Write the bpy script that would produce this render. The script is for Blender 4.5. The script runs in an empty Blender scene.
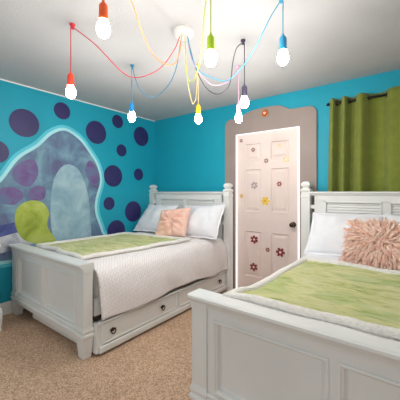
import bpy, bmesh, math, random
from mathutils import Vector, Matrix, noise
random.seed(7)
PI = math.pi
S = bpy.context.scene
C = S.collection

# ------------------------------------------------------------------ camera, light, exposure
H = 2.49                                   # ceiling height
cam_d = bpy.data.cameras.new('camera'); cam = bpy.data.objects.new('camera', cam_d); C.objects.link(cam)
cam.location = (3.477, -3.38, 1.30)
cam.rotation_euler = (PI/2, 0, math.atan2(0.6, 0.8))
cam_d.sensor_fit = 'HORIZONTAL'; cam_d.sensor_width = 36.0; cam_d.lens = 36.0*286/400
cam_d.shift_y = -8/400.0; cam_d.clip_start = 0.05
S.camera = cam

world = bpy.data.worlds.new('daylight'); S.world = world; world.use_nodes = True
bg = world.node_tree.nodes['Background']
bg.inputs['Color'].default_value = (1.0, 0.99, 0.98, 1); bg.inputs['Strength'].default_value = 0.43
BULB = 90.0                                # emission of every bulb
S.view_settings.view_transform = 'Standard'; S.view_settings.look = 'None'
S.view_settings.gamma = 1.0; S.view_settings.use_curve_mapping = False
S.view_settings.exposure = 0.93

# ------------------------------------------------------------------ materials
def lin(c):
    return tuple(((x/255)/12.92 if x/255 <= 0.04045 else ((x/255+0.055)/1.055)**2.4) for x in c) + (1,)

def mat(name, rgb, rough=0.6, var=0.06, scale=6.0, bump=0.0, bscale=60.0, metal=0.0, sheen=0.0, rgb2=None, detail=4.0, emit=0.0, spec=0.5):
    m = bpy.data.materials.new(name); m.use_nodes = True
    nt = m.node_tree; N = nt.nodes; L = nt.links
    b = N['Principled BSDF']
    b.inputs['Roughness'].default_value = rough; b.inputs['Metallic'].default_value = metal
    b.inputs['Specular IOR Level'].default_value = spec
    if sheen: b.inputs['Sheen Weight'].default_value = sheen
    tc = N.new('ShaderNodeTexCoord')
    nz = N.new('ShaderNodeTexNoise'); nz.inputs['Scale'].default_value = scale; nz.inputs['Detail'].default_value = detail
    L.new(tc.outputs['Object'], nz.inputs['Vector'])
    r = N.new('ShaderNodeValToRGB'); r.color_ramp.elements[0].position = 0.35; r.color_ramp.elements[1].position = 0.65
    a = lin(rgb)
    if rgb2: c0, c1 = lin(rgb2), a
    else: c0 = tuple(x*(1-var) for x in a[:3])+(1,); c1 = tuple(min(1, x*(1+var)) for x in a[:3])+(1,)
    r.color_ramp.elements[0].color = c0; r.color_ramp.elements[1].color = c1
    L.new(nz.outputs['Fac'], r.inputs['Fac']); L.new(r.outputs['Color'], b.inputs['Base Color'])
    if bump:
        n2 = N.new('ShaderNodeTexNoise'); n2.inputs['Scale'].default_value = bscale; n2.inputs['Detail'].default_value = 3
        L.new(tc.outputs['Object'], n2.inputs['Vector'])
        bp = N.new('ShaderNodeBump'); bp.inputs['Strength'].default_value = bump; bp.inputs['Distance'].default_value = 0.01
        L.new(n2.outputs['Fac'], bp.inputs['Height']); L.new(bp.outputs['Normal'], b.inputs['Normal'])
    if emit:
        b.inputs['Emission Color'].default_value = a; b.inputs['Emission Strength'].default_value = emit
    return m

M = {}
M['wall'] = mat('turquoise_paint', (6, 160, 186), 0.6, 0.03, 2.5, 0.08, 180)
M['wall_white'] = mat('white_wall_paint', (225, 222, 216), 0.7, 0.02, 2.5, 0.08, 180)
M['ceiling'] = mat('ceiling_paint', (188, 188, 190), 0.85, 0.02, 3, 0.35, 110)
M['trim'] = mat('trim_paint', (235, 236, 236), 0.4, 0.02)
M['white'] = mat('white_furniture_paint', (228, 230, 228), 0.38, 0.025, 3)
M['dark_brown'] = mat('dark_wood', (62, 44, 38), 0.6, 0.2, 12)
M['black_metal'] = mat('black_metal', (22, 21, 22), 0.4, 0.1, metal=0.6)
M['bronze'] = mat('dark_bronze', (70, 56, 46), 0.35, 0.1, metal=0.8)
M['mattress'] = mat('mattress_ticking', (228, 226, 222), 0.8, 0.03, 10, 0.1, 200)
M['white_cotton'] = mat('white_cotton', (238, 240, 245), 0.85, 0.02, 8, 0.12, 300)
M['sherpa'] = mat('white_sherpa', (240, 238, 232), 0.95, 0.06, 60, 0.8, 140)
M['door'] = mat('pale_pink_door_paint', (226, 209, 203), 0.5, 0.02)
M['taupe'] = mat('taupe_paint', (152, 138, 132), 0.6, 0.04, 4)
M['navy'] = mat('navy_vinyl', (44, 38, 98), 0.5, 0.1, 5)
M['curtain'] = mat('olive_green_fabric', (116, 127, 44), 0.85, 0.08, 14, 0.15, 350, sheen=0.2)
M['peach'] = mat('peach_fabric', (242, 200, 184), 0.9, 0.06, 20, 0.2, 200, sheen=0.2)
M['fur'] = mat('peach_fur', (250, 216, 198), 0.7, 0.1, 30, rgb2=(236, 182, 158), sheen=0.3)
def fur_mat():
    m = bpy.data.materials.new('peach_fur_locks'); m.use_nodes = True; nt = m.node_tree; N = nt.nodes; b = N['Principled BSDF']
    b.inputs['Roughness'].default_value = .6
    at = N.new('ShaderNodeAttribute'); at.attribute_name = 'lock'
    r = N.new('ShaderNodeValToRGB'); r.color_ramp.elements[0].color = lin((236, 180, 156)); r.color_ramp.elements[1].color = lin((255, 230, 214))
    nt.links.new(at.outputs['Fac'], r.inputs['Fac']); nt.links.new(r.outputs['Color'], b.inputs['Base Color'])
    return m
M['fur'] = fur_mat()
M['canopy'] = mat('white_canopy_plastic', (226, 224, 220), 0.4, 0.02)
M['dark_gap'] = mat('dark_fabric', (70, 62, 58), 0.9, 0.1, 20)

def carpet_mat():
    m = bpy.data.materials.new('beige_carpet'); m.use_nodes = True
    nt = m.node_tree; N = nt.nodes; L = nt.links; b = N['Principled BSDF']
    b.inputs['Roughness'].default_value = 0.95; b.inputs['Specular IOR Level'].default_value = 0.1
    tc = N.new('ShaderNodeTexCoord')
    v1 = N.new('ShaderNodeTexVoronoi'); v1.inputs['Scale'].default_value = 140
    n1 = N.new('ShaderNodeTexNoise'); n1.inputs['Scale'].default_value = 28; n1.inputs['Detail'].default_value = 6; n1.inputs['Roughness'].default_value = 0.7
    n2 = N.new('ShaderNodeTexNoise'); n2.inputs['Scale'].default_value = 4; n2.inputs['Detail'].default_value = 4
    for n in (v1, n1, n2): L.new(tc.outputs['Object'], n.inputs['Vector'])
    sp = N.new('ShaderNodeSeparateColor'); L.new(v1.outputs['Color'], sp.inputs[0])
    ma = N.new('ShaderNodeMath'); ma.operation = 'MULTIPLY_ADD'; ma.inputs[1].default_value = .55
    mb_ = N.new('ShaderNodeMath'); mb_.operation = 'MULTIPLY'; mb_.inputs[1].default_value = .45
    L.new(n1.outputs['Fac'], mb_.inputs[0]); L.new(sp.outputs[0], ma.inputs[0]); L.new(mb_.outputs[0], ma.inputs[2])
    r = N.new('ShaderNodeValToRGB'); e = r.color_ramp.elements
    e[0].position = 0.12; e[0].color = lin((158, 124, 100)); e[1].position = 0.82; e[1].color = lin((236, 208, 182))
    x = e.new(0.45); x.color = lin((204, 170, 142))
    L.new(ma.outputs[0], r.inputs['Fac'])
    r2 = N.new('ShaderNodeValToRGB'); r2.color_ramp.elements[0].position = .35; r2.color_ramp.elements[1].position = .7
    r2.color_ramp.elements[0].color = (.88, .88, .88, 1); r2.color_ramp.elements[1].color = (1, 1, 1, 1)
    L.new(n2.outputs['Fac'], r2.inputs['Fac'])
    mx = N.new('ShaderNodeMix'); mx.data_type = 'RGBA'; mx.blend_type = 'MULTIPLY'; mx.inputs[0].default_value = 1
    L.new(r.outputs['Color'], mx.inputs[6]); L.new(r2.outputs['Color'], mx.inputs[7]); L.new(mx.outputs[2], b.inputs['Base Color'])
    bp = N.new('ShaderNodeBump'); bp.inputs['Strength'].default_value = 0.6; bp.inputs['Distance'].default_value = 0.015
    L.new(ma.outputs[0], bp.inputs['Height']); L.new(bp.outputs['Normal'], b.inputs['Normal'])
    return m
M['carpet'] = carpet_mat()

def coverlet_mat():
    m = bpy.data.materials.new('quilted_white_cotton'); m.use_nodes = True
    nt = m.node_tree; N = nt.nodes; L = nt.links; b = N['Principled BSDF']
    b.inputs['Roughness'].default_value = 0.9
    tc = N.new('ShaderNodeTexCoord')
    mp = N.new('ShaderNodeMapping'); mp.inputs['Rotation'].default_value = (0, 0, 0.62); L.new(tc.outputs['UV'], mp.inputs['Vector'])
    br = N.new('ShaderNodeTexBrick'); br.inputs['Scale'].default_value = 14; br.inputs['Mortar Size'].default_value = 0.09; br.inputs['Mortar Smooth'].default_value = 0.9
    br.inputs['Brick Width'].default_value = 0.75; br.inputs['Row Height'].default_value = 0.32
    L.new(mp.outputs['Vector'], br.inputs['Vector'])
    br.inputs['Color1'].default_value = lin((244, 241, 240)); br.inputs['Color2'].default_value = lin((238, 234, 234)); br.inputs['Mortar'].default_value = lin((230, 225, 226))
    L.new(br.outputs['Color'], b.inputs['Base Color'])
    inv = N.new('ShaderNodeMath'); inv.operation = 'SUBTRACT'; inv.inputs[0].default_value = 1; L.new(br.outputs['Fac'], inv.inputs[1])
    bp = N.new('ShaderNodeBump'); bp.inputs['Strength'].default_value = 0.3; bp.inputs['Distance'].default_value = 0.008
    L.new(inv.outputs[0], bp.inputs['Height']); L.new(bp.outputs['Normal'], b.inputs['Normal'])
    return m
M['coverlet'] = coverlet_mat()

def plush_mat():
    m = bpy.data.materials.new('lime_plush'); m.use_nodes = True
    nt = m.node_tree; N = nt.nodes; L = nt.links; b = N['Principled BSDF']
    b.inputs['Roughness'].default_value = 0.95; b.inputs['Sheen Weight'].default_value = 0.25; b.inputs['Specular IOR Level'].default_value = 0.1
    tc = N.new('ShaderNodeTexCoord')
    mp = N.new('ShaderNodeMapping'); mp.inputs['Scale'].default_value = (3.2, 9, 3); mp.inputs['Rotation'].default_value = (0, 0, 0.5)
    L.new(tc.outputs['Object'], mp.inputs['Vector'])
    n1 = N.new('ShaderNodeTexNoise'); n1.inputs['Scale'].default_value = 1.7; n1.inputs['Detail'].default_value = 7; n1.inputs['Roughness'].default_value = .68; n1.inputs['Distortion'].default_value = .8
    L.new(mp.outputs['Vector'], n1.inputs['Vector'])
    r = N.new('ShaderNodeValToRGB'); e = r.color_ramp.elements
    e[0].position = .34; e[0].color = lin((156, 176, 84)); e[1].position = .62; e[1].color = lin((242, 240, 188))
    x = e.new(.43); x.color = lin((218, 222, 142)); y = e.new(.52); y.color = lin((232, 232, 166))
    L.new(n1.outputs['Fac'], r.inputs['Fac'])
    # broad greener zone woven into the middle of the throw
    n3 = N.new('ShaderNodeTexNoise'); n3.inputs['Scale'].default_value = 2.6; n3.inputs['Detail'].default_value = 3
    L.new(tc.outputs['Object'], n3.inputs['Vector'])
    r3 = N.new('ShaderNodeValToRGB'); r3.color_ramp.elements[0].position = .53; r3.color_ramp.elements[1].position = .57
    L.new(n3.outputs['Fac'], r3.inputs['Fac'])
    mx = N.new('ShaderNodeMix'); mx.data_type = 'RGBA'; mx.inputs[7].default_value = lin((166, 204, 108))
    ml = N.new('ShaderNodeMath'); ml.operation = 'MULTIPLY'; ml.inputs[1].default_value = .30
    L.new(r3.outputs['Color'], ml.inputs[0]); L.new(ml.outputs[0], mx.inputs[0]); L.new(r.outputs['Color'], mx.inputs[6])
    L.new(mx.outputs[2], b.inputs['Base Color'])
    n2 = N.new('ShaderNodeTexNoise'); n2.inputs['Scale'].default_value = 120; n2.inputs['Detail'].default_value = 3
    L.new(tc.outputs['Object'], n2.inputs['Vector'])
    ad = N.new('ShaderNodeMath'); ad.operation = 'MULTIPLY_ADD'; ad.inputs[1].default_value = 2.0
    L.new(n1.outputs['Fac'], ad.inputs[0]); L.new(n2.outputs['Fac'], ad.inputs[2])
    bp = N.new('ShaderNodeBump'); bp.inputs['Strength'].default_value = 1.0; bp.inputs['Distance'].default_value = 0.015
    L.new(ad.outputs[0], bp.inputs['Height']); L.new(bp.outputs['Normal'], b.inputs['Normal'])
    return m
M['plush'] = plush_mat()

def emit_mat(name, rgb, st):
    m = bpy.data.materials.new(name); m.use_nodes = True; nt = m.node_tree
    nt.nodes.remove(nt.nodes['Principled BSDF'])
    e = nt.nodes.new('ShaderNodeEmission'); e.inputs['Color'].default_value = lin(rgb); e.inputs['Strength'].default_value = st
    nt.links.new(e.outputs[0], nt.nodes['Material Output'].inputs['Surface'])
    return m
M['bulb'] = emit_mat('lit_bulb', (255, 250, 244), BULB)
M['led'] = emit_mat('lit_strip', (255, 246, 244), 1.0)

# ------------------------------------------------------------------ mesh helpers
class MB:
    def __init__(s): s.bm = bmesh.new()
    def box(s, a, b, bev=0.0, seg=2):
        n0 = set(s.bm.verts)
        r = bmesh.ops.create_cube(s.bm, size=1.0)
        for v in r['verts']:
            v.co = Vector(((a[0]+b[0])/2+(b[0]-a[0])*v.co.x, (a[1]+b[1])/2+(b[1]-a[1])*v.co.y, (a[2]+b[2])/2+(b[2]-a[2])*v.co.z))
        if bev:
            ed = list({e for v in r['verts'] for e in v.link_edges})
            bmesh.ops.bevel(s.bm, geom=ed, offset=bev, segments=seg, profile=0.5, affect='EDGES')
        return s
    def loft(s, rings, closed=True, caps=True):
        """rings: lists of points; consecutive rings are bridged"""
        vs = [[s.bm.verts.new(p) for p in r] for r in rings]
        n = len(vs[0])
        for i in range(len(vs)-1):
            for j in range(n if closed else n-1):
                k = (j+1) % n
                s.bm.faces.new((vs[i][j], vs[i][k], vs[i+1][k], vs[i+1][j]))
        if caps and closed:
            s.bm.faces.new(list(reversed(vs[0]))); s.bm.faces.new(vs[-1])
        return s
    def lathe(s, prof, org, axis='Z', n=20, shape=None):
        rings = []
        for r, h in prof:
            ring = []
            for k in range(n):
                a = 2*PI*k/n
                p = (r*math.cos(a), r*math.sin(a), h)
                if axis == 'Y': p = (p[0], -p[2], p[1])
                if axis == 'X': p = (p[2], p[0], p[1])
                ring.append(Vector(org)+Vector(p))
            rings.append(ring)
        return s.loft(rings)
    def sq_lathe(s, prof, org):
        """square section turning: prof of (halfx, halfy, z)"""
        rings = [[Vector(org)+Vector((sx*hx, sy*hy, z)) for sx, sy in ((-1,-1),(1,-1),(1,1),(-1,1))] for hx, hy, z in prof]
        return s.loft(rings)
    def tube(s, pts, r, n=8):
        pts = [Vector(p) for p in pts]; rings = []
        up = None
        for i, p in enumerate(pts):
            t = (pts[min(i+1, len(pts)-1)]-pts[max(i-1, 0)]).normalized()
            if up is None:
                up = t.orthogonal().normalized()
            up = (up - t*up.dot(t)).normalized(); w = t.cross(up)
            rings.append([p+up*(r*math.cos(2*PI*k/n))+w*(r*math.sin(2*PI*k/n)) for k in range(n)])
        return s.loft(rings)
    def torus(s, c, R, r, axis='X', n=20, m=8):
        vs = []
        for i in range(n):
            a = 2*PI*i/n; row = []
            for j in range(m):
                b = 2*PI*j/m; q = (R+r*math.cos(b)); h = r*math.sin(b)
                p = (q*math.cos(a), q*math.sin(a), h)
                if axis == 'X': p = (p[2], p[0], p[1])
                if axis == 'Y': p = (p[0], p[2], p[1])
                row.append(s.bm.verts.new(Vector(c)+Vector(p)))
            vs.append(row)
        for i in range(n):
            for j in range(m):
                s.bm.faces.new((vs[i][j], vs[(i+1)%n][j], vs[(i+1)%n][(j+1)%m], vs[i][(j+1)%m]))
        return s
    def xprism(s, prof, x0, x1):          # prof of (y, z) along X
        return s.loft([[(x0, y, z) for y, z in prof], [(x1, y, z) for y, z in prof]])
    def yprism(s, prof, y0, y1):          # prof of (x, z) along Y
        return s.loft([[(x, y0, z) for x, z in prof], [(x, y1, z) for x, z in prof]])
    def build(s, name, m, parent=None, loc=(0,0,0), smooth=False, shift=(0,0,0)):
        bmesh.ops.recalc_face_normals(s.bm, faces=s.bm.faces)
        me = bpy.data.meshes.new(name)
        if any(shift): bmesh.ops.translate(s.bm, verts=s.bm.verts, vec=Vector(shift))
        s.bm.to_mesh(me); s.bm.free()
        me.materials.append(m)
        if smooth:
            for p in me.polygons: p.use_smooth = True
            try: me.set_sharp_from_angle(angle=0.7)
            except Exception: pass
        o = bpy.data.objects.new(name, me); C.objects.link(o)
        o.location = loc
        if parent: o.parent = parent
        return o

def tag(o, label=None, cat=None, group=None, kind=None):
    if label: o['label'] = label
    if cat: o['category'] = cat
    if group: o['group'] = group
    if kind: o['kind'] = kind
    return o
def thing(name, label, cat, loc=(0,0,0), rz=0, group=None):
    o = bpy.data.objects.new(name, None); C.objects.link(o); o.empty_display_size = 0.1
    o.location = loc; o.rotation_euler = (0, 0, rz)
    return tag(o, label, cat, group)
def copy_tree(o, parent=None):
    c = o.copy(); C.objects.link(c)
    if parent: c.parent = parent
    for ch in list(o.children): copy_tree(ch, c)
    return c
def solid(o, t, off=-1):
    md = o.modifiers.new('thickness', 'SOLIDIFY'); md.thickness = t; md.offset = off
    return o
def cr(pts, n):                            # Catmull-Rom through points
    pts = [Vector(p) for p in pts]; out = []
    P = [pts[0]*2-pts[1]] + pts + [pts[-1]*2-pts[-2]]
    for i in range(len(pts)-1):
        a, b, c, d = P[i:i+4]
        for k in range(n):
            t = k/n
            out.append(0.5*((2*b)+(c-a)*t+(2*a-5*b+4*c-d)*t*t+(3*b-a-3*c+d)*t**3))
    out.append(pts[-1]); return out
def nz(x, y, z=0.0): return noise.noise(Vector((x, y, z)))

# ------------------------------------------------------------------ the room
XR, YB = 5.0, -4.6
def struct(mb, name, m, label=None):
    o = mb.build(name, m); o['kind'] = 'structure'
    if label: o['label'] = label
    return o
struct(MB().box((-0.12, YB, -0.1), (XR, 0.12, 0)), 'floor', M['carpet'], 'beige speckled carpet covering the bedroom floor')
struct(MB().box((-0.12, YB, H), (XR, 0.12, H+0.1)), 'ceiling', M['ceiling'], 'white textured bedroom ceiling')
struct(MB().box((-0.12, YB, 0), (0, 0, H)), 'wall_left', M['wall'], 'turquoise wall with the mural and navy dots')
struct(MB().box((-0.12, 0, 0), (XR, 0.12, H)), 'wall_back', M['wall'], 'turquoise wall behind both headboards')
struct(MB().box((XR, YB, 0), (XR+0.12, 0.12, H)), 'wall_right', M['wall_white'], 'pale wall at the right of the room')
bp_ = [(0, 0), (0.014, 0), (0.014, 0.105), (0.008, 0.125), (0, 0.13)]
struct(MB().yprism(bp_, YB, -0.015), 'baseboard_left', M['trim'], 'white baseboard along the mural wall')
struct(MB().xprism([(-x, z) for x, z in bp_], 0.0, 1.385), 'baseboard_back', M['trim'], 'white baseboard under the left headboard')
struct(MB().xprism([(-x, z) for x, z in bp_], 2.61, XR), 'baseboard_right', M['trim'], 'white baseboard under the curtain wall')
struct(MB().box((0, YB, H-0.014), (0.006, 0, H)), 'trim_1', M['trim'], 'thin white line where mural wall meets ceiling')

# taupe scalloped board around the door
surr = []
X0, X1 = 1.393, 2.597
def arc(cx, cz, r, a0, a1, n=8): return [(cx+r*math.cos(a0+(a1-a0)*k/n), cz+r*math.sin(a0+(a1-a0)*k/n)) for k in range(n+1)]
top = []
top += arc(X0+0.085, 2.195, 0.085, PI, PI/2)                           # left shoulder
mid = [(1.58, 2.283), (1.63, 2.296), (1.70, 2.325), (1.80, 2.350), (1.90, 2.360), (1.995, 2.362), (2.09, 2.360), (2.18, 2.345), (2.245, 2.312), (2.29, 2.287), (2.38, 2.281)]
top += [(p.x, p.y) for p in cr([(a, b, 0) for a, b in mid], 4)]
top += arc(X1-0.085, 2.195, 0.085, PI/2, 0)
DX0, DX1, DZ = 1.575, 2.40, 2.05
outline = [(X0, 0)] + top + [(X1, 0), (DX1, 0), (DX1, DZ), (DX0, DZ), (DX0, 0)]
mb = MB(); mb.loft([[(x, -0.0, z) for x, z in outline], [(x, -0.026, z) for x, z in outline]])
o = struct(mb, 'trim_2', M['taupe'], 'flat taupe door surround with a humped top edge')

# six-panel door
door = bpy.data.objects.new('door_1', None); C.objects.link(door); door.location = (2.0, 0, 0); door['kind'] = 'structure'
door['label'] = 'pale pink six-panel door with flower stickers'
dx = -2.0
def dbox(mb, x0, x1, z0, z1, y0, y1, bev=0.0): mb.box((x0+dx, y0, z0), (x1+dx, y1, z1), bev)
mb = MB()
cols = [(1.69, 1.93), (2.05, 2.29)]; rows = [(0.20, 0.80), (1.04, 1.60), (1.70, 1.93)]
# stiles and rails
for x0, x1 in ((DX0+.003, 1.69), (1.93, 2.05), (2.29, DX1-.003)): dbox(mb, x0, x1, 0.01, DZ-.003, -0.022, -0.001)
for x0, x1 in cols:
    zz = [0.01, 0.20, 0.80, 1.04, 1.60, 1.70, 1.93, DZ-.003]
    for i in range(0, 8, 2): dbox(mb, x0, x1, zz[i], zz[i+1], -0.022, -0.001)
mb.build('door_frame', M['door'], door)
for x0, x1 in cols:
    for z0, z1 in rows:
        mb = MB(); dbox(mb, x0, x1, z0, z1, -0.008, -0.001)
        a, b = (x0+dx, z0), (x1+dx, z1)
        def rect(i, y): return [(x0+dx+i, y, z0+i), (x1+dx-i, y, z0+i), (x1+dx-i, y, z1-i), (x0+dx+i, y, z1-i)]
        mb.loft([rect(0.0, -0.008), rect(0.0, -0.0225), rect(0.006, -0.025), rect(0.014, -0.018), rect(0.018, -0.010), rect(0.035, -0.010), rect(0.06, -0.019)], caps=True)
        mb.build('door_panel', M['door'], door)
k = MB().lathe([(0.0, 0), (0.033, 0), (0.033, 0.006), (0.014, 0.010), (0.011, 0.035), (0.02, 0.042), (0.028, 0.055), (0.027, 0.066), (0.016, 0.075), (0.0, 0.077)], (2.335+dx, -0.022, 0.915), 'Y', 24).build('door_knob', M['bronze'], door, smooth=True)
k['label'] = 'round dark bronze door knob'
st_cols = {'maroon': (132, 52, 60), 'mauve': (142, 104, 112), 'grey': (172, 158, 162), 'yellow': (228, 190, 66), 'ochre': (196, 152, 72), 'cream': (226, 204, 166), 'rust': (150, 84, 70)}
for k_, v in st_cols.items(): M['st_'+k_] = mat(k_+'_sticker', v, 0.5, 0.12, 30)
M['st_core'] = mat('sticker_core', (236, 214, 190), 0.5, 0.05, 30)
def flower(x, z, r, colr, n=6, core=True, rot=0.0):
    mb = MB()
    pts = []
    K = 60
    for i in range(K):
        a = 2*PI*i/K
        rr = r*(0.46+0.54*abs(math.cos(n*(a+rot)/2))**0.7)
        pts.append((x+dx+rr*math.cos(a), z+rr*math.sin(a)))
    mb.loft([[(px, -0.0225, pz) for px, pz in pts], [(px, -0.0255, pz) for px, pz in pts]])
    o = mb.build('flower_sticker', M['st_'+colr], door)
    if core:
        c = MB().lathe([(0.0, 0), (r*0.25, 0), (r*0.25, 0.0015), (0.0, 0.0018)], (x+dx, -0.0255, z), 'Y', 14).build('sticker_core', M['st_core'] if colr != 'yellow' else M['st_ochre'], o)
    o['label'] = '%s flower sticker on the pink door' % colr
    return o
for a in [(1.641, 1.979, .026, 'mauve'), (1.815, 1.843, .030, 'mauve'), (1.994, 1.690, .032, 'mauve'), (2.163, 1.862, .026, 'cream'),
          (2.25, 1.69, .046, 'cream'), (1.83, 1.385, .050, 'grey'), (2.163, 1.398, .034, 'rust'), (1.645, 1.247, .028, 'ochre'), (1.981, 1.187, .058, 'yellow'),
          (1.83, 0.69, .055, 'maroon'), (2.176, 0.569, .058, 'maroon'), (2.014, 0.580, .030, 'rust'), (1.823, 0.335, .055, 'maroon')]:
    flower(*a, rot=random.random())
# glowing strip around the door edge
t = thing('light_strip', 'thin glowing white strip outlining the pink door', 'light strip', (2.0, 0, 0))
MB().box((DX0-.007+dx, -0.036, 0.0), (DX0+.006+dx, -0.0265, DZ)).build('strip_segment', M['led'], t)
MB().box((DX1-.006+dx, -0.036, 0.0), (DX1+.007+dx, -0.0265, DZ)).build('strip_segment', M['led'], t)
MB().box((DX0-.007+dx, -0.036, DZ), (DX1+.007+dx, -0.0265, DZ+.012)).build('strip_segment', M['led'], t)
# round badge above the door
M['badge'] = mat('red_orange_badge', (176, 62, 32), 0.35, 0.1, 40)
M['gold'] = mat('gold_rim', (196, 140, 60), 0.35, 0.1, 40, metal=0.4)
M['badge_heart'] = mat('cream_heart', (240, 200, 160), 0.4, 0.05)
t = thing('door_badge', 'small round red and gold badge with a pale heart above the pink door', 'badge', (1.981, -0.0265, 2.285))
MB().lathe([(0, 0), (.040, 0), (.040, .010), (.034, .016), (0, .017)], (0, 0, 0), 'Y', 24).build('badge_disc', M['badge'], t)
MB().torus((0, -.011, 0), .040, .006, 'Y', 28).build('badge_rim', M['gold'], t, smooth=True)
hp = []
for i in range(32):
    a = 2*PI*i/32
    hp.append((0.0013*16*math.sin(a)**3, 0.0013*(13*math.cos(a)-5*math.cos(2*a)-2*math.cos(3*a)-math.cos(4*a))))
MB().loft([[(x, -.016, z) for x, z in hp], [(x, -.021, z) for x, z in hp]]).build('badge_heart', M['badge_heart'], t)

# ------------------------------------------------------------------ navy dots stuck on the mural wall
dots = [(-2.003, 2.068, .155, 'big navy dot above the left slope of the mural, left of the red lamp'),
        (-1.578, 2.300, .103, 'small navy dot just under the ceiling above the mural top'),
        (-1.105, 2.113, .156, 'big navy dot between the top of the mural and the blue lamp'),
        (-0.754, 2.332, .096, 'small navy dot just under the ceiling beside the blue lamp'),
        (-0.302, 2.183, .152, 'big navy dot nearest the room corner under the ceiling'),
        (-0.684, 1.917, .090, 'small navy dot below the blue hanging lamp'),
        (-0.830, 1.531, .156, 'big navy dot beside the right edge of the mural'),
        (-0.357, 1.576, .093, 'small navy dot near the corner above the headboard post'),
        (-0.464, 1.000, .158, 'big navy dot directly left of the white pillows'),
        (-0.900, 1.136, .092, 'small navy dot low beside the mural above the lowest dot'),
        (-0.778, 0.735, .155, 'lowest big navy dot half hidden behind the bed throw'),
        (-2.275, 1.719, .120, 'navy dot cut by the left edge of the picture')]
for y, z, r, lab in dots:
    mb = MB().lathe([(0, 0.0005), (r, 0.0005), (r, 0.003), (0, 0.003)], (0, 0, 0), 'X', 48)
    o = mb.build('wall_dot', M['navy'], loc=(0, y, z)); tag(o, lab, 'wall sticker', 'navy dots on the mural wall')

# ------------------------------------------------------------------ printed wall mural: plain rounded shapes
def printed(name, c1, c2, c3, scale, dist=0.6, stops=(.36, .5, .64)):
    m = bpy.data.materials.new(name); m.use_nodes = True; nt = m.node_tree; N = nt.nodes; L = nt.links; b = N['Principled BSDF']
    b.inputs['Roughness'].default_value = 0.6; b.inputs['Specular IOR Level'].default_value = .25
    tc = N.new('ShaderNodeTexCoord'); n = N.new('ShaderNodeTexNoise'); n.inputs['Scale'].default_value = scale; n.inputs['Detail'].default_value = 6; n.inputs['Roughness'].default_value = .6; n.inputs['Distortion'].default_value = dist
    L.new(tc.outputs['Object'], n.inputs['Vector'])
    r = N.new('ShaderNodeValToRGB'); e = r.color_ramp.elements
    e[0].position = stops[0]; e[0].color = lin(c1); e[1].position = stops[2]; e[1].color = lin(c3)
    x = e.new(stops[1]); x.color = lin(c2)
    L.new(n.outputs['Fac'], r.inputs['Fac']); L.new(r.outputs['Color'], b.inputs['Base Color'])
    return m
M['mural_edge'] = mat('pale_cyan_print', (172, 232, 242), 0.6, 0.05, 4, spec=.25)
M['mural_cyan'] = mat('bright_cyan_print', (92, 204, 226), 0.6, 0.05, 4, spec=.25)
M['mural_blue'] = printed('slate_blue_print', (98, 100, 138), (104, 132, 160), (126, 164, 184), 3.2)
M['mural_pale'] = printed('pale_blue_print', (132, 166, 186), (150, 184, 200), (170, 198, 208), 4)
M['mural_lilac'] = printed('lilac_print', (106, 88, 140), (120, 102, 152), (104, 122, 158), 7)
M['mural_lime'] = printed('lime_print', (140, 156, 60), (170, 186, 84), (190, 202, 112), 3)
M['mural_grey'] = printed('pale_grey_print', (150, 158, 176), (196, 200, 206), (222, 222, 220), 4)
M['mural_indigo'] = printed('indigo_print', (66, 74, 128), (78, 90, 150), (96, 112, 168), 4)
mural = thing('wall_mural', 'printed wall mural of plain rounded slate-blue and lime shapes with a pale border', 'mural', (0, -1.7, 0))
def blob(name, pts, m, layer, n=6, grow=0.0):
    loop = pts + [pts[0]]
    P = [Vector((a, b, 0)) for a, b in pts]; K = len(P); out = []
    for i in range(K):
        a, b, c, d = P[i-1], P[i], P[(i+1) % K], P[(i+2) % K]
        for k in range(n):
            t_ = k/n
            out.append(0.5*((2*b)+(c-a)*t_+(2*a-5*b+4*c-d)*t_*t_+(3*b-a-3*c+d)*t_**3))
    if grow:
        q = []
        for i in range(len(out)):
            tg = (out[(i+1) % len(out)]-out[i-1]).normalized(); q.append(out[i]+Vector((tg.y, -tg.x, 0))*grow)
        out = q
    x0 = 0.0006*layer; 
    MBm = MB().loft([[(0.0003, p.x+1.7, p.y) for p in out], [(x0+0.002, p.x+1.7, p.y) for p in out]])
    return MBm.build(name, m, mural)
hill = [(-2.50, 0.60), (-1.06, 0.60), (-1.03, 0.75), (-1.12, 1.0), (-1.12, 1.2), (-1.05, 1.45), (-1.10, 1.66), (-1.22, 1.83), (-1.36, 1.98), (-1.54, 2.06), (-1.70, 1.99), (-1.86, 1.82), (-2.06, 1.66), (-2.22, 1.42), (-2.42, 1.20), (-2.52, 0.95)]
blob('mural_border', hill, M['mural_cyan'], 1, grow=0.070)['label'] = 'bright cyan outer border of the mural'
blob('mural_border', hill, M['mural_edge'], 2, grow=0.036)['label'] = 'pale inner border of the mural'
blob('mural_hill', hill, M['mural_blue'], 3).__setitem__('label', 'slate blue rounded hill shape of the mural')
blob('mural_patch', [(-1.62, .63), (-1.22, .63), (-1.20, .95), (-1.24, 1.3), (-1.36, 1.58), (-1.54, 1.64), (-1.68, 1.45), (-1.72, 1.1), (-1.70, .8)], M['mural_pale'], 5).__setitem__('label', 'pale blue rounded patch of the mural')
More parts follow.
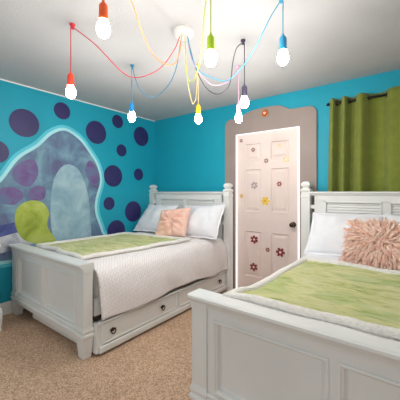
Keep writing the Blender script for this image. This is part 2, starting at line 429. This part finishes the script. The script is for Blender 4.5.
for pts in ([(-2.10, 1.42), (-1.96, 1.36), (-1.86, 1.50), (-1.90, 1.66), (-2.02, 1.64), (-2.12, 1.54)], [(-1.12, 1.40), (-1.09, 1.50), (-1.13, 1.66), (-1.22, 1.72), (-1.27, 1.58), (-1.21, 1.44)],
            [(-2.30, 1.22), (-2.12, 1.16), (-2.02, 1.26), (-2.10, 1.35), (-2.25, 1.33)], [(-1.92, 1.20), (-1.80, 1.22), (-1.78, 1.34), (-1.88, 1.37), (-1.96, 1.30)]):
    blob('mural_spot', pts, M['mural_lilac'], 6).__setitem__('label', 'lilac spot on the mural')
blob('mural_step', [(-2.5, .90), (-2.05, .98), (-1.98, 1.02), (-1.96, .96), (-2.04, .88), (-2.5, .78)], M['mural_indigo'], 6)
blob('mural_step', [(-2.5, .76), (-2.05, .86), (-1.9, .85), (-1.85, .74), (-2.1, .68), (-2.5, .63)], M['mural_grey'], 7)
blob('mural_lime', [(-2.04, .80), (-1.92, .72), (-1.70, .64), (-1.66, .72), (-1.76, .90), (-1.74, 1.06), (-1.82, 1.18), (-1.96, 1.20), (-2.08, 1.12), (-2.10, .96)], M['mural_lime'], 9).__setitem__('label', 'lime green rounded shape of the mural')

# ------------------------------------------------------------------ beds
FB = -2.15     # front face of the footboard
def make_bed(label):
    root = thing('panel_bed', label, 'bed', (0.775, 0, 0), 0, 'white panel beds')
    hw = 0.72
    # headboard
    mb = MB()
    mb.box((-hw+.09, -.125, .28), (hw-.09, -.085, .98), .003)                 # lower panel
    mb.box((-hw+.09, -.13, .98), (hw-.09, -.075, 1.03), .003)
    mb.box((-hw+.09, -.13, 1.20), (hw-.09, -.075, 1.275), .003)
    for x0, x1 in ((-hw+.09, -.52), (-.03, .03), (.52, hw-.09)): mb.box((x0, -.13, 1.02), (x1, -.075, 1.21), .003)
    mb.box((-.55, -.085, 1.02), (.55, -.075, 1.21))
    for z0_, z1_ in ((1.12, 1.16), (.86, .90), (.36, .44)):
        for sx in (-1, 1): mb.box((min(sx*(hw-.10), sx*(hw-.04)), -.12, z0_), (max(sx*(hw-.10), sx*(hw-.04)), -.085, z1_), .003)
    mb.build('headboard_frame', M['white'], root)
    for x0, x1 in ((-.525, -.03), (.03, .525)):
        mb = MB(); n = 6
        for i in range(n):
            z = 1.035+(1.195-1.035)*i/n; d = (1.195-1.035)/n
            mb.xprism([(-.106, z+d*1.12), (-.110, z+d*1.15), (-.124, z+.005), (-.122, z), (-.112, z)], x0, x1)
        mb.build('louver_panel', M['white'], root)
        b = MB()
        for a in ((x0, 1.028, x1, 1.040), (x0, 1.190, x1, 1.202), (x0, 1.028, x0+.012, 1.202), (x1-.012, 1.028, x1, 1.202)):
            b.box((a[0], -.137, a[1]), (a[2], -.125, a[3]), .003)
        b.build('louver_bead', M['white'], root)
    MB().xprism([(-.070, 1.262), (-.070, 1.300), (-.075, 1.304), (-.150, 1.304), (-.155, 1.298), (-.155, 1.288), (-.146, 1.282), (-.140, 1.272), (-.132, 1.262)], -hw+.035, hw-.035).build('headboard_cap', M['white'], root)
    for sx in (-1, 1):
        c = (sx*hw, -.10, 0)
        p = MB().sq_lathe([(.045, .045, 0), (.045, .045, 1.285), (.041, .041, 1.292), (.041, .041, 1.30)], c).build('headboard_post', M['white'], root)
        MB().sq_lathe([(.041, .041, 1.298), (.050, .050, 1.31), (.051, .051, 1.325), (.043, .043, 1.333), (.030, .030, 1.343), (.030, .030, 1.352), (.042, .042, 1.366), (.046, .046, 1.384), (.040, .040, 1.402), (.024, .024, 1.416), (.004, .004, 1.419)], c).build('finial', M['white'], p)
        # side knob between post and frame
        MB().sq_lathe([(.046, .046, 1.235), (.049, .049, 1.241), (.049, .049, 1.253), (.046, .046, 1.259)], c).build('post_collar', M['white'], p)
    # footboard
    fw = 0.70
    mb = MB()
    mb.box((-fw+.05, FB+.010, .625), (fw-.05, FB+.065, .705), .003)             # top rail
    mb.box((-fw+.05, FB+.010, .125), (fw-.05, FB+.065, .245), .003)             # bottom rail
    for x0, x1 in ((-fw+.05, -fw+.135), (-.019, .019), (fw-.135, fw-.05)): mb.box((x0, FB+.010, .24), (x1, FB+.065, .63), .003)
    mb.build('footboard_frame', M['white'], root)
    for x0, x1 in ((-fw+.135, -.019), (.019, fw-.135)):
        mb = MB().box((x0-.01, FB+.034, .235), (x1+.01, FB+.05, .635))
        def rc(i, y): return [(x0+i, y, .245+i), (x1-i, y, .245+i), (x1-i, y, .625-i), (x0+i, y, .625-i)]
        mb.loft([rc(-.004, FB+.012), rc(-.003, FB+.004), rc(.006, FB+.001), rc(.012, FB+.008), (rc(.018, FB+.012)), rc(.024, FB+.030), rc(.030, FB+.034)], caps=False)
        mb.build('footboard_panel', M['white'], root)
    y0 = FB
    cap = [(y0+.085, .708), (y0+.085, .738), (y0+.078, .745), (y0-.022, .745), (y0-.032, .738), (y0-.033, .726), (y0-.026, .716), (y0-.012, .708), (y0-.004, .696), (y0+.002, .684), (y0+.004, .672), (y0+.012, .668), (y0+.065, .668), (y0+.07, .70)]
    MB().xprism(cap, -fw-.012, fw+.012).build('footboard_cap', M['white'], root)
    mold = [(y0+.02, .232), (y0+.002, .232), (y0-.006, .224), (y0-.006, .214), (y0+.000, .206), (y0-.010, .198), (y0-.014, .186), (y0-.010, .176), (y0+.02, .172)]
    MB().xprism(mold, -fw+.09, fw-.09).build('footboard_molding', M['white'], root)
    for sx in (-1, 1):
        c = (sx*(fw-.043), FB+.038, 0)
        prof = [(.048, .038, .245), (.048, .038, .60), (.050, .040, .66), (.054, .046, .70)]
        p = MB().sq_lathe(prof, c).build('footboard_post', M['white'], root)
        ft = MB().sq_lathe([(.034, .030, .0), (.038, .034, .012), (.038, .034, .03), (.043, .037, .07), (.048, .041, .12), (.050, .043, .155), (.058, .050, .165), (.060, .052, .180), (.056, .048, .190), (.050, .042, .196), (.055, .047, .208), (.056, .048, .222), (.052, .044, .232), (.049, .039, .247)], c)
        ft.build('foot', M['white'], p)
    for sx in (-1, 1):
        x = sx*(fw-.02)
        MB().box((x-.013, FB+.10, .305), (x+.013, -.14, .44), .004).build('side_rail', M['white'], root)
        MB().box((x-.030 if sx > 0 else x-.016, FB+.095, .272), (x+.016 if sx > 0 else x+.030, FB+.175, .305), .003).build('rail_bracket', M['dark_brown'], root)
    MB().box((-fw+.06, FB+.11, .285), (fw-.06, -.13, .315)).build('slat_base', M['dark_brown'], root)
    return root
bed1 = make_bed('white panel bed against the mural wall with pink tufted pillow and trundle below')
bed1.rotation_euler = (0, 0, math.radians(-0.9))
bed2 = copy_tree(bed1); bed2.location = (3.265, -.06, 0); bed2.rotation_euler = (0, 0, math.radians(-1.3)); bed2.scale = (1.03, .975, 1)
bed2['label'] = 'white panel bed in front of the green curtain, louvered headboard, nearest the viewer'

# trundle under the left bed
tr = thing('trundle_drawer', 'white low trundle with dark drawer pulls under the mural-side bed', 'trundle', (0.95, -1.1, 0))
TX = 0.545
mb = MB(); mb.box((-.58, -.975, .022), (TX-.012, .93, .255), .004)
mb.build('trundle_body', M['white'], tr)
mb = MB().yprism([(TX-.03, .255), (TX+.008, .255), (TX+.012, .262), (TX+.008, .270), (TX-.03, .270)], -.95, .93); mb.build('trundle_rim', M['white'], tr)
MB().yprism([(TX-.03, .022), (TX+.004, .022), (TX+.010, .032), (TX+.010, .068), (TX, .078), (TX-.03, .078)], -.95, .93).build('trundle_plinth', M['white'], tr)
for y0, y1, hs in ((-.93, -.03, (-.83, -.25)), (.0, .91, (.20, .78))):
    d = MB()
    def rr(i, x): return [(x, y0+i, .085+i*.8), (x, y1-i, .085+i*.8), (x, y1-i, .248-i*.8), (x, y0+i, .248-i*.8)]
    d.loft([rr(0, TX-.02), rr(0, TX), rr(.003, TX+.004), rr(.018, TX+.004), rr(.024, TX-.004), rr(.032, TX-.004)], caps=True)
    d = d.build('drawer_front', M['white'], tr)
    for hy in hs:
        z = .172
        h = MB().lathe([(0, 0), (.016, 0), (.016, .004), (.008, .008), (.008, .014), (0, .015)], (TX-.004, hy, z), 'X', 16)
        h.tube([(TX+.008, hy-.020, z), (TX+.012, hy-.022, z-.012), (TX+.014, hy-.012, z-.026), (TX+.014, hy, z-.030), (TX+.014, hy+.012, z-.026), (TX+.012, hy+.022, z-.012), (TX+.008, hy+.020, z)], .0045)
        h.box((TX-.004, hy-.026, z-.006), (TX+.010, hy+.026, z+.010), .004)
        h.build('bail_pull', M['bronze'], d, smooth=True)
for x in (-.5, .46):
    for y in (-.85, .85):
        MB().lathe([(0, -.010), (.011, -.010), (.011, .010), (0, .010)], (x, y, .0112), 'X', 16).build('caster', M['black_metal'], tr)

# ------------------------------------------------------------------ bedding
def mattress(label, cx, hwid, z0, z1, ya, yb):
    o = MB().box((-hwid, ya, z0), (hwid, yb, z1), .05, 4).build('mattress', M['mattress'], loc=(cx, 0, 0), smooth=True)
    return tag(o, label, 'mattress')
mattress('white mattress under the quilted coverlet beside the mural', .775, .640, .316, .668, -2.03, -.16)
mattress('white mattress under the sheet of the bed by the green curtain', 3.235, .615, .316, .672, -2.035, -.16)

def up2(y):
    t = max(0, min(1, (-1.80-y)/.20)); return t*t*(3-2*t)
def coverlet(name, label, cx, path, ya, yb, m, cat, hem=lambda y: 0.0, ripple=.012, crown=.012, ny=90, lift=None, rot=0.0):
    P = cr([(a, b, 0) for a, b in path], 8)
    L_ = [0]
    for i in range(1, len(P)): L_.append(L_[-1]+(P[i]-P[i-1]).length)
    bm = bmesh.new(); uv = bm.loops.layers.uv.new('cloth'); rows = []
    zt = max(p.y for p in P)
    for j in range(ny+1):
        y = ya+(yb-ya)*j/ny; row = []
        for i, p in enumerate(P):
            drop = max(0.0, min(1.0, (zt-.06-p.y)/.3))
            x, z = p.x, p.y
            sg = 1 if x > 0 else -1
            z += hem(y)*drop
            x += sg*ripple*drop*(0.8*math.sin(y*7.5+.6)+.6*math.sin(y*15+1.7+z*4)+1.4*nz(y*4+z*2, z*3, 3.1))
            if drop == 0: z += crown*(nz(x*3, y*3, 1.7)*.6+nz(x*8, y*8, 4.2)*.25)+(lift(x, y) if lift else 0)
            row.append((bm.verts.new((x, y, z)), L_[i], y))
        rows.append(row)
    for j in range(ny):
        for i in range(len(P)-1):
            q = (rows[j][i], rows[j][i+1], rows[j+1][i+1], rows[j+1][i])
            f = bm.faces.new([a[0] for a in q])
            for lp, a in zip(f.loops, q): lp[uv].uv = (a[1], a[2])
    me = bpy.data.meshes.new(name); bm.to_mesh(me); bm.free(); me.materials.append(m)
    for p in me.polygons: p.use_smooth = True
    o = bpy.data.objects.new(name, me); C.objects.link(o); o.location = (cx, 0, 0); o.rotation_euler = (0, 0, rot)
    solid(o, .014, 1.0)
    return tag(o, label, cat)
def hem1(y):
    t_ = max(0, (-1.75-y)/.27)
    return .015*math.sin(y*5+.4)+.02*nz(y*2.5, 9.3)-.015*t_
coverlet('coverlet', 'white quilted coverlet hanging down the side of the bed by the mural', .775,
         [(-.662, .50), (-.662, .60), (-.645, .665), (-.58, .688), (-.3, .695), (0, .697), (.3, .695), (.54, .688), (.625, .668), (.680, .615), (.712, .51), (.728, .40), (.735, .30)],
         -2.045, -.155, M['coverlet'], 'coverlet', hem1)
coverlet('bed_sheet', 'white sheet along the edge of the bed by the curtain, under the green throw', 3.235,
         [(-.634, .50), (-.634, .60), (-.625, .645), (-.585, .682), (-.5, .694), (-.25, .700), (0, .702), (.25, .700), (.5, .694), (.585, .682), (.625, .645), (.634, .60), (.634, .50)],
         -2.05, -.155, M['white_cotton'], 'sheet', ripple=.0, lift=lambda x, y: .030*up2(y))

def throw(label, cx, quad, zf, rot=0):
    """quad: front-left, front-right, back-right, back-left corners (x, y)"""
    t = thing('throw_blanket', label, 'blanket', (cx, 0, 0), 0, 'lime green throws')
    fl, fr, br, bl = [Vector((a, b, 0)) for a, b in quad]
    def pos(u, v):
        p = (fl*(1-u)+fr*u)*(1-v)+(bl*(1-u)+br*u)*v
        edge = min(u, 1-u, v, 1-v)
        p.y += (.055 if rot == 0 else .006)*nz(u*4, 2.2+rot)*(1-v)+.012*nz(u*7, 8.2+rot)
        p.x += .014*nz(v*6, 5.5+rot)
        return Vector((p.x, p.y, zf(p.x, p.y)+.008*nz(p.x*5, p.y*5, rot)+.003*nz(p.x*14, p.y*14, rot)))
    nu, nv = 60, 70; b = 0.052
    mb = MB(); G = [[mb.bm.verts.new(pos(b*.6+(1-b*1.2)*i/nu, b*.5+(1-b)*j/nv)+Vector((0, 0, .013))) for i in range(nu+1)] for j in range(nv+1)]
    for j in range(nv):
        for i in range(nu): mb.bm.faces.new((G[j][i], G[j][i+1], G[j+1][i+1], G[j+1][i]))
    o = mb.build('plush_top', M['plush'], t, smooth=True); solid(o, .012, -1)
    # rounded sherpa border all the way round
    ring = []
    K = 50
    for i in range(K): ring.append((i/K, 0))
    for i in range(K): ring.append((1, i/K))
    for i in range(K): ring.append((1-i/K, 1))
    for i in range(K): ring.append((0, 1-i/K))
    mb = MB(); rows = []
    for u, v in ring:
        o_ = pos(u, v); inn = pos(b*.72+(1-b*1.44)*u, b*.6+(1-b*1.2)*v)
        w = inn-o_; r = []
        for k in range(10):
            a = 2*PI*k/10
            c = o_+w*.5+w*.72*math.cos(a); hgt = .014+.021*math.sin(a)
            r.append(mb.bm.verts.new((c.x, c.y, (o_.z+inn.z)/2+hgt+.003*nz(c.x*30, c.y*30, 2))))
        rows.append(r)
    n = len(rows)
    for i in range(n):
        for k in range(10):
            mb.bm.faces.new((rows[i][k], rows[i][(k+1) % 10], rows[(i+1) % n][(k+1) % 10], rows[(i+1) % n][k]))
    o = mb.build('sherpa_border', M['sherpa'], t, smooth=True); o['label'] = 'fluffy white border of the green throw'
    return t
def z1(x, y): return .716-.02*max(0, abs(x)-.5)/.15
throw('lime green throw with white border on the bed by the mural', .775, [(-.53, -1.98), (.42, -2.035), (.55, -.70), (-.48, -.82)], z1, 0)
def z2(x, y): return .712-.02*max(0, abs(x)-.47)/.15+.030*up2(y)
throw('lime green throw with white border on the bed by the green curtain', 3.235, [(-.57, -2.078), (.56, -2.078), (.53, -.96), (-.52, -.86)], z2, 3)

# ------------------------------------------------------------------ pillows
def pillow_pt(u, v, w, h, t, side, wr, seed, pin=.06):
    su = 1-abs(u)**2.6; sv = 1-abs(v)**2.6
    bulge = max(0.0, su*sv)**.45
    x = u*w/2*(1-pin*(1-v*v)*abs(u)); z = v*h/2*(1-pin*(1-u*u)*abs(v))
    y = side*(t/2*bulge)
    y += side*wr*bulge*(nz(u*2.2+seed, v*2.2, seed)+.5*nz(u*5+seed, v*4, seed*2))
    return Vector((x, y, z))
def make_pillow(name, w, h, t, m, parent=None, wr=.02, seed=0.0, n=34, fn=None, pin=.06):
    mb = MB(); bm = mb.bm
    gr = {}
    for side in (-1, 1):
        for j in range(n+1):
            for i in range(n+1):
                b_ = i in (0, n) or j in (0, n)
                if side == 1 and b_: gr[(1, i, j)] = gr[(-1, i, j)]; continue
                u, v = -math.cos(PI*i/n), -math.cos(PI*j/n)
                p = pillow_pt(u, v, w, h, t, side, wr, seed, pin)
                if fn and side == -1: p = fn(u, v, p)
                gr[(side, i, j)] = bm.verts.new(p)
    for side in (-1, 1):
        for j in range(n):
            for i in range(n):
                bm.faces.new((gr[(side, i, j)], gr[(side, i+1, j)], gr[(side, i+1, j+1)], gr[(side, i, j+1)]))
    o = mb.build(name, m, parent)
    for p in o.data.polygons: p.use_smooth = True
    return o
def put(o, loc, tilt, rz=0, roll=0):
    o.matrix_world = Matrix.Translation(loc) @ Matrix.Rotation(rz, 4, 'Z') @ Matrix.Rotation(tilt, 4, 'X') @ Matrix.Rotation(roll, 4, 'Y')
def bed_pillow(label, w, h, t, loc, tilt, rz=0, roll=0, seed=0.0):
    r = thing('bed_pillow', label, 'pillow', group='white bed pillows')
    make_pillow('pillow_body', w, h, t, M['white_cotton'], r, .03, seed)
    # stitched flange: thin edge all round
    mb = MB(); pts = []
    K = 24
    def ed(s):
        q = s % 4; f = q-int(q); a = -1+2*f
        return [(a, -1), (1, a), (-a, 1), (-1, -a)][int(q)]
    rows = []
    for i in range(4*K):
        u, v = ed(i/K)
        p = pillow_pt(u, v, w, h, t, -1, 0, seed)
        p2 = Vector((p.x*1.0+.022*u, 0, p.z+.022*v)); wob = .006*math.sin(i*.9+seed)
        rows.append([mb.bm.verts.new(p*.985+Vector((0, -.002, 0))), mb.bm.verts.new(p2+Vector((0, -.002+wob, 0))), mb.bm.verts.new(p2+Vector((0, .002+wob, 0))), mb.bm.verts.new(p*.985+Vector((0, .002, 0)))])
    for i in range(4*K):
        for k in range(4): mb.bm.faces.new((rows[i][k], rows[i][(k+1) % 4], rows[(i+1) % (4*K)][(k+1) % 4], rows[(i+1) % (4*K)][k]))
    mb.build('pillow_flange', M['white_cotton'], r)
    put(r, loc, tilt, rz, roll)
    return r
T = -math.radians(40)
bed_pillow('plump white pillow at the right, leaning on the headboard by the mural', .62, .45, .19, (1.21, -.36, .915), T*.8, .02, -.05, 1.3)
bed_pillow('white pillow behind the pink tufted pillow, next to the mural wall', .60, .46, .18, (.40, -.38, .915), T, -.04, -.03, 4.1)
bed_pillow('white pillow at the left of the shaggy peach pillow, by the curtain headboard', .62, .46, .18, (2.945, -.40, .897), T, -.03, -.02, 7.7)
bed_pillow('white pillow mostly hidden behind the shaggy peach pillow', .62, .46, .18, (3.59, -.40, .897), T, .03, .03, 2.9)

# pink pillow tufted to a centre, with folds that fan out
def tuft(u, v, p):
    a = math.atan2(v, u); r = min(1, math.hypot(u, v))
    f = math.sin(a*9+4*r+2.5*nz(u*2, v*2, 3))*.032*min(1, r*2.2)*(1-r**4*.6)
    f += .022*math.sin(a*17-7*r+3*nz(u*3, v*3, 9))*min(1, r*2)*(1-r)
    f -= .035*math.exp(-(r/.16)**2)
    e = max(0, 1-abs(u)**4)*max(0, 1-abs(v)**4)
    return p+Vector((0, -f*max(.0, e), 0))
pk = thing('tufted_pillow', 'pink square pillow gathered into fanning folds on the bed by the mural', 'pillow')
make_pillow('pillow_body', .46, .43, .18, M['peach'], pk, .012, 2.0, 60, tuft, .08)
mb = MB().lathe([(0, 0), (.014, .002), (.016, .008), (.010, .013), (0, .015)], (0, -.055, 0), 'Y', 14); mb.build('centre_button', M['peach'], pk, smooth=True)
put(pk, (.955, -.61, .895), -math.radians(34), math.radians(8), math.radians(-8))

# shaggy pillow
fp = thing('shaggy_pillow', 'shaggy long-haired peach pillow on the bed by the green curtain', 'pillow')
fw_, fh_, ft_ = .50, .37, .16
make_pillow('pillow_body', fw_, fh_, ft_, M['peach'], fp, .012, 5.0)
mb = MB(); bm = mb.bm; rnd = random.Random(11)
def surf(u, v, s=-1): return pillow_pt(u, v, fw_, fh_, ft_, s, .012, 5.0)
shade = bm.verts.layers.float_color.new('lock')
def lock_frame(u, v, s):
    e = .01
    n_ = (surf(min(u+e, .99), v, s)-surf(max(u-e, -.99), v, s)).cross(surf(u, min(v+e, .99), s)-surf(u, max(v-e, -.99), s))
    if n_.length < 1e-9: n_ = Vector((0, s, 0))
    n_.normalize()
    return -n_ if n_.y*s < 0 else n_
for k in range(1500):
    s_ = -1 if rnd.random() < .84 else 1
    u, v = rnd.uniform(-.97, .97), rnd.uniform(-.97, .97)
    n_ = lock_frame(u, v, s_)
    d = Vector((u+rnd.gauss(0, .16), 0, v*.9+rnd.gauss(0, .16)))
    if d.length < .12: d = Vector((rnd.gauss(0, 1), 0, rnd.gauss(0, 1)))
    d.normalize()
    L0 = rnd.uniform(.05, .085); tone = rnd.random(); lf = rnd.uniform(.25, .55)
    tip = surf(u, v, s_)+(n_*lf*.55+d*.85)*L0+Vector((0, 0, -.010))
    for q in range(13):
        uu = max(-.98, min(.98, u+rnd.gauss(0, .022))); vv = max(-.98, min(.98, v+rnd.gauss(0, .03)))
        p = surf(uu, vv, s_)
        t2 = tip+Vector((rnd.gauss(0, .003), rnd.gauss(0, .003), rnd.gauss(0, .003)))
        m1 = p.lerp(t2, .35)+n_*L0*lf*.45; m2 = p.lerp(t2, .72)+n_*L0*lf*.35
        wv = (t2-p).cross(n_).normalized()*rnd.uniform(.0010, .0018)
        vs = []
        for pp, w_ in zip((p, m1, m2, t2), (1, 1, .8, .2)):
            a_, b_ = bm.verts.new(pp-wv*w_), bm.verts.new(pp+wv*w_)
            a_[shade] = b_[shade] = (tone, tone, tone, 1); vs.append((a_, b_))
        for i in range(3): bm.faces.new((vs[i][0], vs[i][1], vs[i+1][1], vs[i+1][0]))
me = bpy.data.meshes.new('fur'); bm.to_mesh(me); bm.free(); me.materials.append(M['fur'])
fur = bpy.data.objects.new('fur', me); C.objects.link(fur); fur.parent = fp; fur['kind'] = 'stuff'
put(fp, (3.275, -.63, .858), -math.radians(34), math.radians(-3), 0)

# ------------------------------------------------------------------ curtain and rod
RZ, RY = 2.247, -.066
rod = thing('curtain_rod', 'black curtain rod carrying the green curtain', 'curtain rod', (2.735, RY, RZ))
MB().tube([(0, 0, 0), (1.45, 0, 0)], .011, 12).build('rod', M['black_metal'], rod, smooth=True)
for x, s in ((0, -1), (1.45, 1)):
    MB().lathe([(0, -s*.004), (.013, -s*.004), (.016, 0), (.016, s*.016), (.010, s*.022), (0, s*.024)], (x, 0, 0), 'X', 16).build('finial', M['black_metal'], rod, smooth=True)
for x in (.055, 1.40):
    b = MB().box((x-.006, 0, -.006), (x+.006, -RY-.004, .006)); b.box((x-.014, -RY-.005, -.03), (x+.014, -RY-.0005, .03)); b.build('bracket', M['black_metal'], rod)
cu = thing('grommet_curtain', 'olive green grommet curtain hanging behind the bed headboard', 'curtain', (2.74, RY, 0))
kn = [(2.738, 0.02), (2.785, -.055), (2.835, .045), (2.895, -.055), (2.958, .05), (3.045, -.06), (3.14, .045), (3.235, .045), (3.30, -.055), (3.40, -.05), (3.46, .045), (3.54, -.055), (3.62, .045), (3.71, -.055), (3.80, .045), (3.90, -.05), (3.96, .02)]
pl = [p for p in cr([(a, b, 0) for a, b in kn], 8)]
mb = MB(); ZT, ZB = RZ+.045, .13; nzv = 40; rows = []
for j in range(nzv+1):
    z = ZT+(ZB-ZT)*j/nzv; fz = j/nzv; row = []
    for i, p in enumerate(pl):
        x = p.x-2.74; sp = 1+.03*fz
        y = p.y*(1-.08*fz)+.006*nz(x*6, z*2.5, 1)*min(1, fz*4)
        row.append(mb.bm.verts.new((x*sp-.035*fz+.004*nz(x*4, z*3, 6)*fz, max(-.058, min(y, .060)), z)))
    rows.append(row)
for j in range(nzv):
    for i in range(len(pl)-1): mb.bm.faces.new((rows[j][i], rows[j][i+1], rows[j+1][i+1], rows[j+1][i]))
o = mb.build('curtain_cloth', M['curtain'], cu)
for p in o.data.polygons: p.use_smooth = True
solid(o, .003, 0)
for i in range(len(kn)-1):
    (xa, ya), (xb, yb) = kn[i], kn[i+1]
    if ya*yb < 0:
        f_ = ya/(ya-yb); g = (xa+(xb-xa)*f_-2.74, 0, RZ)
        mb = MB().torus((0, 0, 0), .024, .0045, 'X', 20, 8)
        ang = math.atan2(yb-ya, xb-xa)-PI/2
        gg = mb.build('grommet', M['bronze'], cu, loc=g, smooth=True); gg.rotation_euler = (0, 0, ang)

# ------------------------------------------------------------------ dresser at the left edge (only its base flare enters the frame)
dr = thing('dresser', 'white dresser against the mural wall, its flared foot at the left picture edge', 'dresser', (.218, -2.80, 0))
MB().box((-.17, -.43, .20), (.125, .43, .78), .004).build('dresser_body', M['white'], dr)
MB().box((-.18, -.45, .78), (.145, .45, .81), .006).build('dresser_top', M['white'], dr)
MB().yprism([(-.17, .13), (.17, .13), (.178, .15), (.174, .18), (.160, .195), (.125, .215), (-.17, .215)], -.452, .452).build('dresser_base', M['white'], dr)
for sx, sy in ((-.14, -.41), (-.14, .41), (.148, -.41), (.148, .41)):
    MB().sq_lathe([(.030, .030, 0), (.034, .034, .012), (.034, .034, .03), (.030, .030, .045), (.034, .036, .09), (.040, .040, .132)], (min(sx, .148), sy, 0)).build('foot', M['white'], dr)
for i in range(3):
    d = MB().box((.124, -.40, .235+.18*i), (.140, .40, .235+.18*i+.165), .006).build('drawer_front', M['white'], dr)
    for y in (-.2, .2): MB().lathe([(0, 0), (.008, 0), (.008, .012), (.016, .018), (.012, .028), (0, .030)], (.140, y, .235+.18*i+.083), 'X', 14).build('knob', M['bronze'], d, smooth=True)

# ------------------------------------------------------------------ spider pendant lamp
CP = Vector((2.114, -1.76, H))
ch = thing('pendant_chandelier', 'multi-coloured spider pendant light with eight cords hooked across the ceiling', 'pendant light', CP)
MB().lathe([(0, 0), (.074, 0), (.074, -.012), (.070, -.032), (.058, -.044), (0, -.046)], (0, 0, 0), 'Z', 36).build('ceiling_canopy', M['canopy'], ch, smooth=True)
# colour, hook (x, y), z of the top of the holder, fullest sag z of the swag, hook colour
lamps = [('red', (206, 44, 58), (232, 70, 44), (1.539, -2.301), 2.136, 2.13),
         ('blue', (40, 128, 168), (28, 138, 206), (1.363, -1.616), 2.134, 2.09),
         ('yellow', (240, 214, 140), (244, 200, 40), (1.854, -1.247), 2.118, 2.00),
         ('lime', (190, 206, 70), (172, 208, 36), (2.541, -2.037), 2.187, 2.12),
         ('purple', (62, 52, 74), (76, 68, 92), (2.403, -1.387), 2.132, 2.02),
         ('pink', (224, 176, 204), (240, 196, 214), (2.143, -1.004), 2.132, 2.12),
         ('sky', (64, 166, 204), (52, 164, 218), (2.825, -1.687), 2.246, 2.04),
         ('orange', (250, 166, 88), (246, 96, 32), (2.205, -2.496), 2.262, 2.25)]
# how each cord swags from the canopy (0) to its hook (1): fraction of the way, height
swag = {'red': [(.06, 2.34), (.2, 2.20), (.41, 2.13), (.56, 2.175), (.79, 2.35)],
        'blue': [(.1, 2.23), (.28, 2.125), (.53, 2.105), (.8, 2.217), (.93, 2.35)],
        'purple': [(.04, 2.36), (.15, 2.212), (.3, 2.097), (.49, 2.047), (.66, 2.077), (.76, 2.15), (.81, 2.312), (.88, 2.42)],
        'yellow': [(.06, 2.30), (.22, 2.136), (.41, 2.077), (.57, 2.056), (.80, 2.15), (.92, 2.33)],
        'lime': [(.025, 2.26), (.08, 2.15), (.23, 2.06), (.447, 2.05), (.60, 2.098), (.74, 2.2), (.80, 2.343), (.88, 2.44)],
        'sky': [(.05, 2.29), (.153, 2.162), (.41, 2.06), (.52, 2.065), (.655, 2.137), (.775, 2.24), (.90, 2.383)],
        'pink': [(.08, 2.31), (.18, 2.245), (.43, 2.193), (.695, 2.26), (.87, 2.36)],
        'orange': [(.04, 2.31), (.13, 2.20), (.316, 2.153), (.495, 2.182), (.63, 2.283), (.75, 2.40)]}
names = {'purple': 'dark purple', 'sky': 'sky blue'}
for k, (nm, cc, hc, (hx, hy), zt, zs) in enumerate(lamps):
    cm = mat(nm+'_cord', cc, .6, .08, 30); hm = mat(nm+'_silicone', hc, .45, .04, 20)
    a = 2*PI*k/8
    st = Vector((.03*math.cos(math.atan2(hy-CP.y, hx-CP.x)), .03*math.sin(math.atan2(hy-CP.y, hx-CP.x)), -.040))
    hk = Vector((hx, hy, H))-CP
    e = hk+Vector((0, 0, -.020))
    # swag: hanging curve from the canopy to the hook
    ctl = [Vector((0, st.z, 0))]+[Vector((t_, z_-H, 0)) for t_, z_ in swag[nm]]+[Vector((1, e.z, 0))]
    pts = [st+Vector((0, 0, .004))]
    for q in cr(ctl, 8)[1:-1]:
        p = st.lerp(e, q.x); p.z = q.y; pts.append(p)
    pts.append(e)
    d_ = Vector((hk.x-st.x, hk.y-st.y, 0)).normalized()*.010
    drop = [e+Vector((0, 0, .004))+d_*.5, e+d_*1.2+Vector((0, 0, -.006)), e+d_*1.3+Vector((0, 0, -.03))]
    zb = zt-H
    drop += [Vector((e.x+d_.x*1.2, e.y+d_.y*1.2, z)) for z in [(-.05+(zb+.05)*i/6) for i in range(1, 7)]]
    o = MB().tube(pts+drop, .0034, 8).build('cord', cm, ch, smooth=True); o['label'] = '%s cord of the pendant light' % names.get(nm, nm)
    hook = MB().lathe([(0, 0), (.018, 0), (.019, -.010), (.014, -.016), (.008, -.018), (.007, -.024), (.012, -.028), (.012, -.034), (0, -.036)], hk, 'Z', 20)
    hook.build('ceiling_hook', cm if nm != 'orange' else hm, ch, smooth=True)
    bx, by = e.x+d_.x*1.2, e.y+d_.y*1.2
    hd = MB().lathe([(0, .018), (.006, .016), (.008, .004), (.013, .0), (.018, -.006), (.0215, -.012), (.0225, -.066), (.0245, -.080), (.024, -.085), (0, -.085)], (bx, by, zb), 'Z', 24).build('lamp_holder', hm, ch, smooth=True)
    hd['label'] = '%s lamp holder of the pendant light' % names.get(nm, nm)
    b = MB().lathe([(0, -.083), (.018, -.084), (.020, -.092), (.027, -.104), (.032, -.118), (.034, -.134), (.032, -.150), (.024, -.164), (.012, -.173), (0, -.175)], (bx, by, zb), 'Z', 24).build('bulb', M['bulb'], hd, smooth=True)
    b['label'] = 'glowing white bulb'
